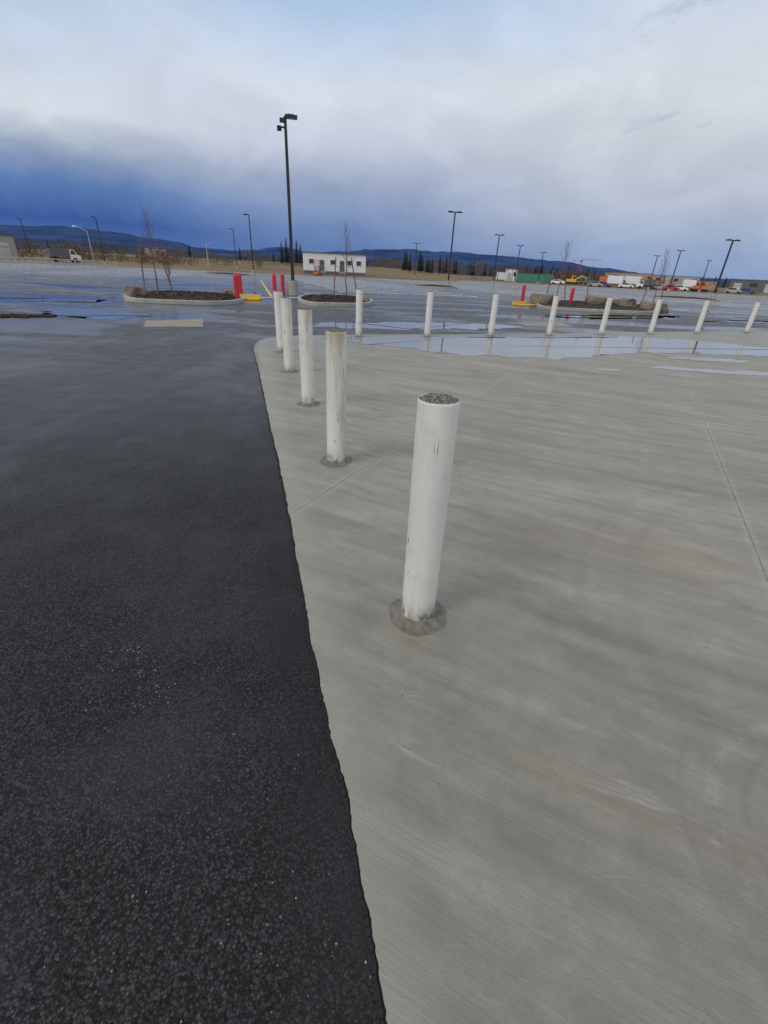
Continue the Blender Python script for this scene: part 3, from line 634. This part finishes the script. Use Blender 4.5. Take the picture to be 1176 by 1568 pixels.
# ---------------------------------------------------------------- buildings
def face(az): return -R(az)
def trailer(az,d,Lx,H,zb):
    p=P(az,d); e=empty('white_office_trailer',(p.x,p.y,zb),face(az)+.10)
    mb=MB(); mb.box((0,3,H/2+.3),(Lx,6,H-.6),0)
    for i in range(int(Lx/.6)+1): mb.box((-Lx/2+i*.6+.02,-.015,H/2+.3),(.05,.03,H-.7),0)
    mb.obj('walls',[WHITE],parent=e)
    mb=MB(); mb.box((0,3,H+.09),(Lx+.5,6.5,.16),0); mb.box((0,3,.13),(Lx-.2,5.8,.5),0); mb.obj('roof_and_skirt',[TRIM],parent=e)
    mb=MB()
    for x in (-5.6,-.6,3.4,5.6):
        mb.box((x,-.06,2.5),(1.3,.06,1.1),1); mb.box((x,-.10,2.5),(1.12,.03,.92),0)
    for x in (-3.2,1.6): mb.box((x,-.06,1.75),(1.05,.06,2.25),2); mb.box((x,-.10,2.35),(.5,.03,.6),0)
    mb.obj('windows_and_doors',[GLASS,WHITE,TRIM],parent=e)
    mb=MB()
    for x in (-3.2,1.6):
        for k in range(3): mb.box((x,-.5-.35*k,.5-.18*k),(1.4,.34,.08),0)
        for s in(-.7,.7): mb.cyl((x+s,-.2,.4),(x+s,-.2,1.6),.03,.03,6,0); mb.cyl((x+s,-1.3,0),(x+s,-1.3,1.1),.03,.03,6,0); mb.cyl((x+s,-.2,1.6),(x+s,-1.3,1.1),.03,.03,6,0)
    mb.obj('entry_steps',[GALV],parent=e)
trailer(-6.8,122,14.6,4.25,.35)
def building(name,az,d,Lx,Dy,H,mat,rz=0,bays=5,door=True,zb=None):
    p=P(az,d); zb=max(0,terr(p.x,p.y)) if zb is None else zb
    e=empty(name,(p.x,p.y,zb-.1),face(az)+rz)
    mb=MB(); mb.box((0,Dy/2,H/2),(Lx,Dy,H),0); mb.obj('walls',[mat],parent=e)
    mb=MB(); mb.box((0,Dy/2,H+.1),(Lx+.3,Dy+.3,.25),0)
    for i in range(bays+1): mb.box((-Lx/2+.1+(Lx-.2)*i/bays,-.04,H/2),(.12,.08,H-.02),0)
    mb.obj('parapet_and_pilasters',[TRIM],parent=e)
    mb=MB()
    for i in range(bays):
        x=-Lx/2+Lx*(i+.5)/bays; ww=Lx/bays*.5
        if door and i%2==0: mb.box((x,-.03,H*.36),(ww,.06,H*.7),1); mb.box((x,-.07,H*.52),(ww*.9,.03,.1),0)
        else: mb.box((x,-.03,H*.62),(ww,.06,H*.3),0)
    mb.obj('windows_and_doors',[GLASS,GALV],parent=e)
building('concrete_warehouse',-40.2,128,17,20,4.2,PRECAST,.3,3)
building('low_warehouse',37.5,205,30,20,3.4,TRIM,0,7)
building('tan_industrial_building',24.5,330,26,14,5.5,TAN,0,6)
building('white_industrial_building',28.4,360,30,14,5.2,PRECAST,0,6)
building('farm_house',-25.0,330,10,8,4.0,PRECAST,.3,3)
building('small_site_office',12.9,185,3.6,3,3.9,WHITE,.2,2)
def container(az,d,L_,col,rz=0):
    p=P(az,d); z=max(0,terr(p.x,p.y)); mb=MB(); H=2.6
    mb.box((0,0,H/2+.1),(L_,2.4,H),0)
    n=int(L_/.4)
    for i in range(n): mb.box((-L_/2+.25+i*.4,-1.22,H/2+.1),(.16,.05,H-.35),0)
    for s in(-1,1):
        for t in(-1,1): mb.box((s*(L_/2-.05),t*1.18,H/2+.1),(.16,.16,H+.06),1)
    mb.box((0,-1.23,H+.1),(L_,.1,.14),1); mb.box((0,-1.23,.12),(L_,.1,.14),1)
    mb.obj('shipping_container',[col,TRIM],(p.x,p.y,z),face(az)+rz)
container(14.9,182,9.5,GREEN,.05); container(16.3,190,6,GREEN,.3); container(11.9,190,4,WHITE,.2); container(22.7,200,6,ORANGE); container(31.5,190,6,TAN)
def truck(az,d,body,cab,rz=0,L_=6.5,H=2.9):
    p=P(az,d); z=max(0,terr(p.x,p.y)); mb=MB()
    mb.box((-.9,0,H/2+.75),(L_-2.1,2.3,H-.7),0); mb.box((0,0,.62),(L_-.3,1.,.22),2)
    x0=L_/2-1.9; prof=[(x0,.55),(x0+1.9,.55),(x0+1.9,1.25),(x0+1.25,1.45),(x0+.8,2.3),(x0,2.3)]
    n=len(prof); vs=[(a,-1.05,b) for a,b in prof]+[(a,1.05,b) for a,b in prof]
    mb.add(vs,[tuple(range(n)),tuple(range(2*n-1,n-1,-1))]+[(i,n+i,n+(i+1)%n,(i+1)%n) for i in range(n)],1)
    for s in(-1,1): mb.add([(x0+.2,s*1.06,1.45),(x0+1.1,s*1.06,1.45),(x0+.75,s*1.06,2.15),(x0+.2,s*1.06,2.15)],[(0,1,2,3)],3)
    mb.add([(x0+1.26,-.9,1.50),(x0+1.26,.9,1.50),(x0+.86,.85,2.22),(x0+.86,-.85,2.22)],[(0,1,2,3)],3)
    for x in (-L_/2+1.2,L_/2-1.1):
        for s in(-1,1): mb.cyl((x,s*.8,.45),(x,s*1.08,.45),.45,.45,14,2)
    mb.obj('box_truck',[body,cab,TYRE,GLASS],(p.x,p.y,z),face(az)+rz,fix=False)
def carobj(name,az,d,col,rz=0):
    p=P(az,d); z=max(0,terr(p.x,p.y)); mb=MB()
    prof=[(-2.2,.35),(2.2,.35),(2.2,.8),(1.1,1.0),(.5,1.5),(-1.2,1.52),(-1.9,1.0),(-2.2,.9)]
    n=len(prof); vs=[(a,-.88,b) for a,b in prof]+[(a,.88,b) for a,b in prof]
    mb.add(vs,[tuple(range(n)),tuple(range(2*n-1,n-1,-1))]+[(i,n+i,n+(i+1)%n,(i+1)%n) for i in range(n)],0)
    for s in(-1,1): mb.add([(-1.65,s*.89,1.02),(.9,s*.89,1.02),(.42,s*.89,1.42),(-1.15,s*.89,1.43)],[(0,1,2,3)],2)
    for x in(-1.35,1.35):
        for s in(-1,1): mb.cyl((x,s*.7,.33),(x,s*.93,.33),.33,.33,14,1)
    mb.obj(name,[col,TYRE,GLASS],(p.x,p.y,z),face(az)+rz)
SILV=smat('silver_car_paint',(.35,.36,.38),.3,.1,3); BLUE=smat('blue_car_paint',(.04,.08,.2),.3,.1,3)
truck(23.6,180,WHITE,WHITE,.1); truck(25.2,186,WHITE,BLUE,.2); truck(26.3,178,TRIM,WHITE,3.2,5.5,2.2); truck(20.6,188,TRIM,GREEN,.0,5.5,2.2)
truck(30.3,184,WHITE,ORANGE,.1,5.5,2.6); truck(-33.2,124,TRIM,WHITE,.2,5.5,2.0)
for a,d,c in ((21.6,176,SILV),(22.4,177,BLUE),(24.5,176,WHITE),(27.6,178,SILV),(28.6,177,RED),(29.4,178,WHITE),(33.8,180,SILV),(34.8,180,BLUE),(17.8,180,WHITE)): carobj('parked_car',a,d,c,random.uniform(-.3,.3))
def excavator(az,d,rz,col=YEL):
    p=P(az,d); z=max(0,terr(p.x,p.y)); mb=MB()
    for s in(-1,1):
        mb.box((0,s*.95,.4),(3.2,.5,.55),1)
        for x in(-1.6,1.6): mb.cyl((x,s*.7,.4),(x,s*1.2,.4),.38,.38,14,1)
    mb.box((-.4,0,1.25),(2.8,2.1,.9),0,taper=.95); mb.box((.55,.55,2.05),(1.3,.9,1.3),0,taper=.85); mb.box((.62,.55,2.1),(1.22,.94,.8),2,taper=.9)
    def bar(a,b,w_):
        a=Vector(a);b=Vector(b); mb.cyl(a,b,w_,w_*.8,6,0)
    bar((.9,-.2,1.4),(2.9,-.2,2.7),.24); bar((2.9,-.2,2.7),(4.4,-.2,2.1),.22); bar((4.4,-.2,2.1),(4.6,-.2,.9),.16)
    mb.box((4.5,-.2,.6),(.7,.9,.7),1,taper=.7)
    mb.obj('excavator',[col,TYRE,GLASS],(p.x,p.y,z),face(az)+rz)
excavator(19.2,185,.3); excavator(26.9,200,2.8,ORANGE); excavator(31.0,178,.4,ORANGE)
def lift(az,d):
    p=P(az,d); mb=MB(); mb.box((0,0,.5),(2.2,1.1,.5),0)
    for s in(-.8,.8):
        for t in(-.5,.5): mb.cyl((s,t-.1,.3),(s,t+.1,.3),.28,.28,12,1)
    for k in range(2):
        for t in(-.45,.45): mb.box((0,t,1.05+.5*k),(1.9,.06,.1),1,M=Matrix.Rotation(.28,3,'Y')); mb.box((0,t*.9,1.05+.5*k),(1.9,.06,.1),1,M=Matrix.Rotation(-.28,3,'Y'))
    mb.box((0,0,1.9),(2.3,1.1,.12),0)
    for x in(-1.1,0,1.1):
        for t in(-.52,.52): mb.cyl((x,t,1.95),(x,t,2.95),.03,.03,6,0)
    for zz in(2.45,2.95):
        for t in(-.52,.52): mb.cyl((-1.1,t,zz),(1.1,t,zz),.03,.03,6,0)
        for x in(-1.1,1.1): mb.cyl((x,-.52,zz),(x,.52,zz),.03,.03,6,0)
    mb.obj('scissor_lift',[ORANGE,TYRE],(p.x,p.y,max(0,terr(p.x,p.y))),1.4)
lift(-8.8,114)
def crane(az,d,H):
    p=P(az,d); z=terr(p.x,p.y); mb=MB(); w_=.8
    for a in(-w_,w_):
        for b in(-w_,w_): mb.cyl((a,b,0),(a,b,H),.14,.14,5,0)
    k=0
    while k<H-1.6:
        for s in(-w_,w_): mb.cyl((-w_,s,k),(w_,s,k+1.6),.08,.08,4,0); mb.cyl((s,-w_,k),(s,w_,k+1.6),.08,.08,4,0)
        k+=1.6
    mb.box((0,0,H+.9),(2,2,1.6),0); mb.cyl((0,0,H+1.5),(0,0,H+3.3),.2,.12,6,0)
    for t in(-.5,.5): mb.cyl((-6,t,H+1.6),(15,t,H+1.6),.08,.08,4,0)
    mb.cyl((0,0,H+2.5),(15,0,H+2.1),.08,.06,4,0)
    for i in range(14): mb.cyl((i,-.5,H+1.6),(i+.5,0,H+2.4),.05,.05,4,0); mb.cyl((i+.5,0,H+2.4),(i+1,.5,H+1.6),.05,.05,4,0)
    mb.cyl((0,0,H+3.3),(11,0,H+2.3),.05,.05,4,0); mb.cyl((0,0,H+3.3),(-6,0,H+1.7),.05,.05,4,0); mb.box((-5.5,0,H+.9),(1.4,1.3,1.3),1)
    mb.obj('tower_crane',[smat('faded_red_steel',(.42,.12,.10),.6,.2,2),CURB],(p.x,p.y,z-.3),face(az))
crane(19.7,430,13)
mb=MB()
for k,(a0,a1,d) in enumerate(((-44,-29,72),(-43,-31,84))):
    n=26; q=None
    for i in range(n+1):
        p=P(a0+(a1-a0)*i/n,d+6*i/n); mb.cyl((p.x,p.y,0),(p.x,p.y,1.05),.035,.035,6,0)
        if q is not None:
            for zz in(.55,1.03): mb.cyl((q.x,q.y,zz),(p.x,p.y,zz),.028,.028,5,0)
        q=p
mb.obj('metal_rail_fence',[GALV])
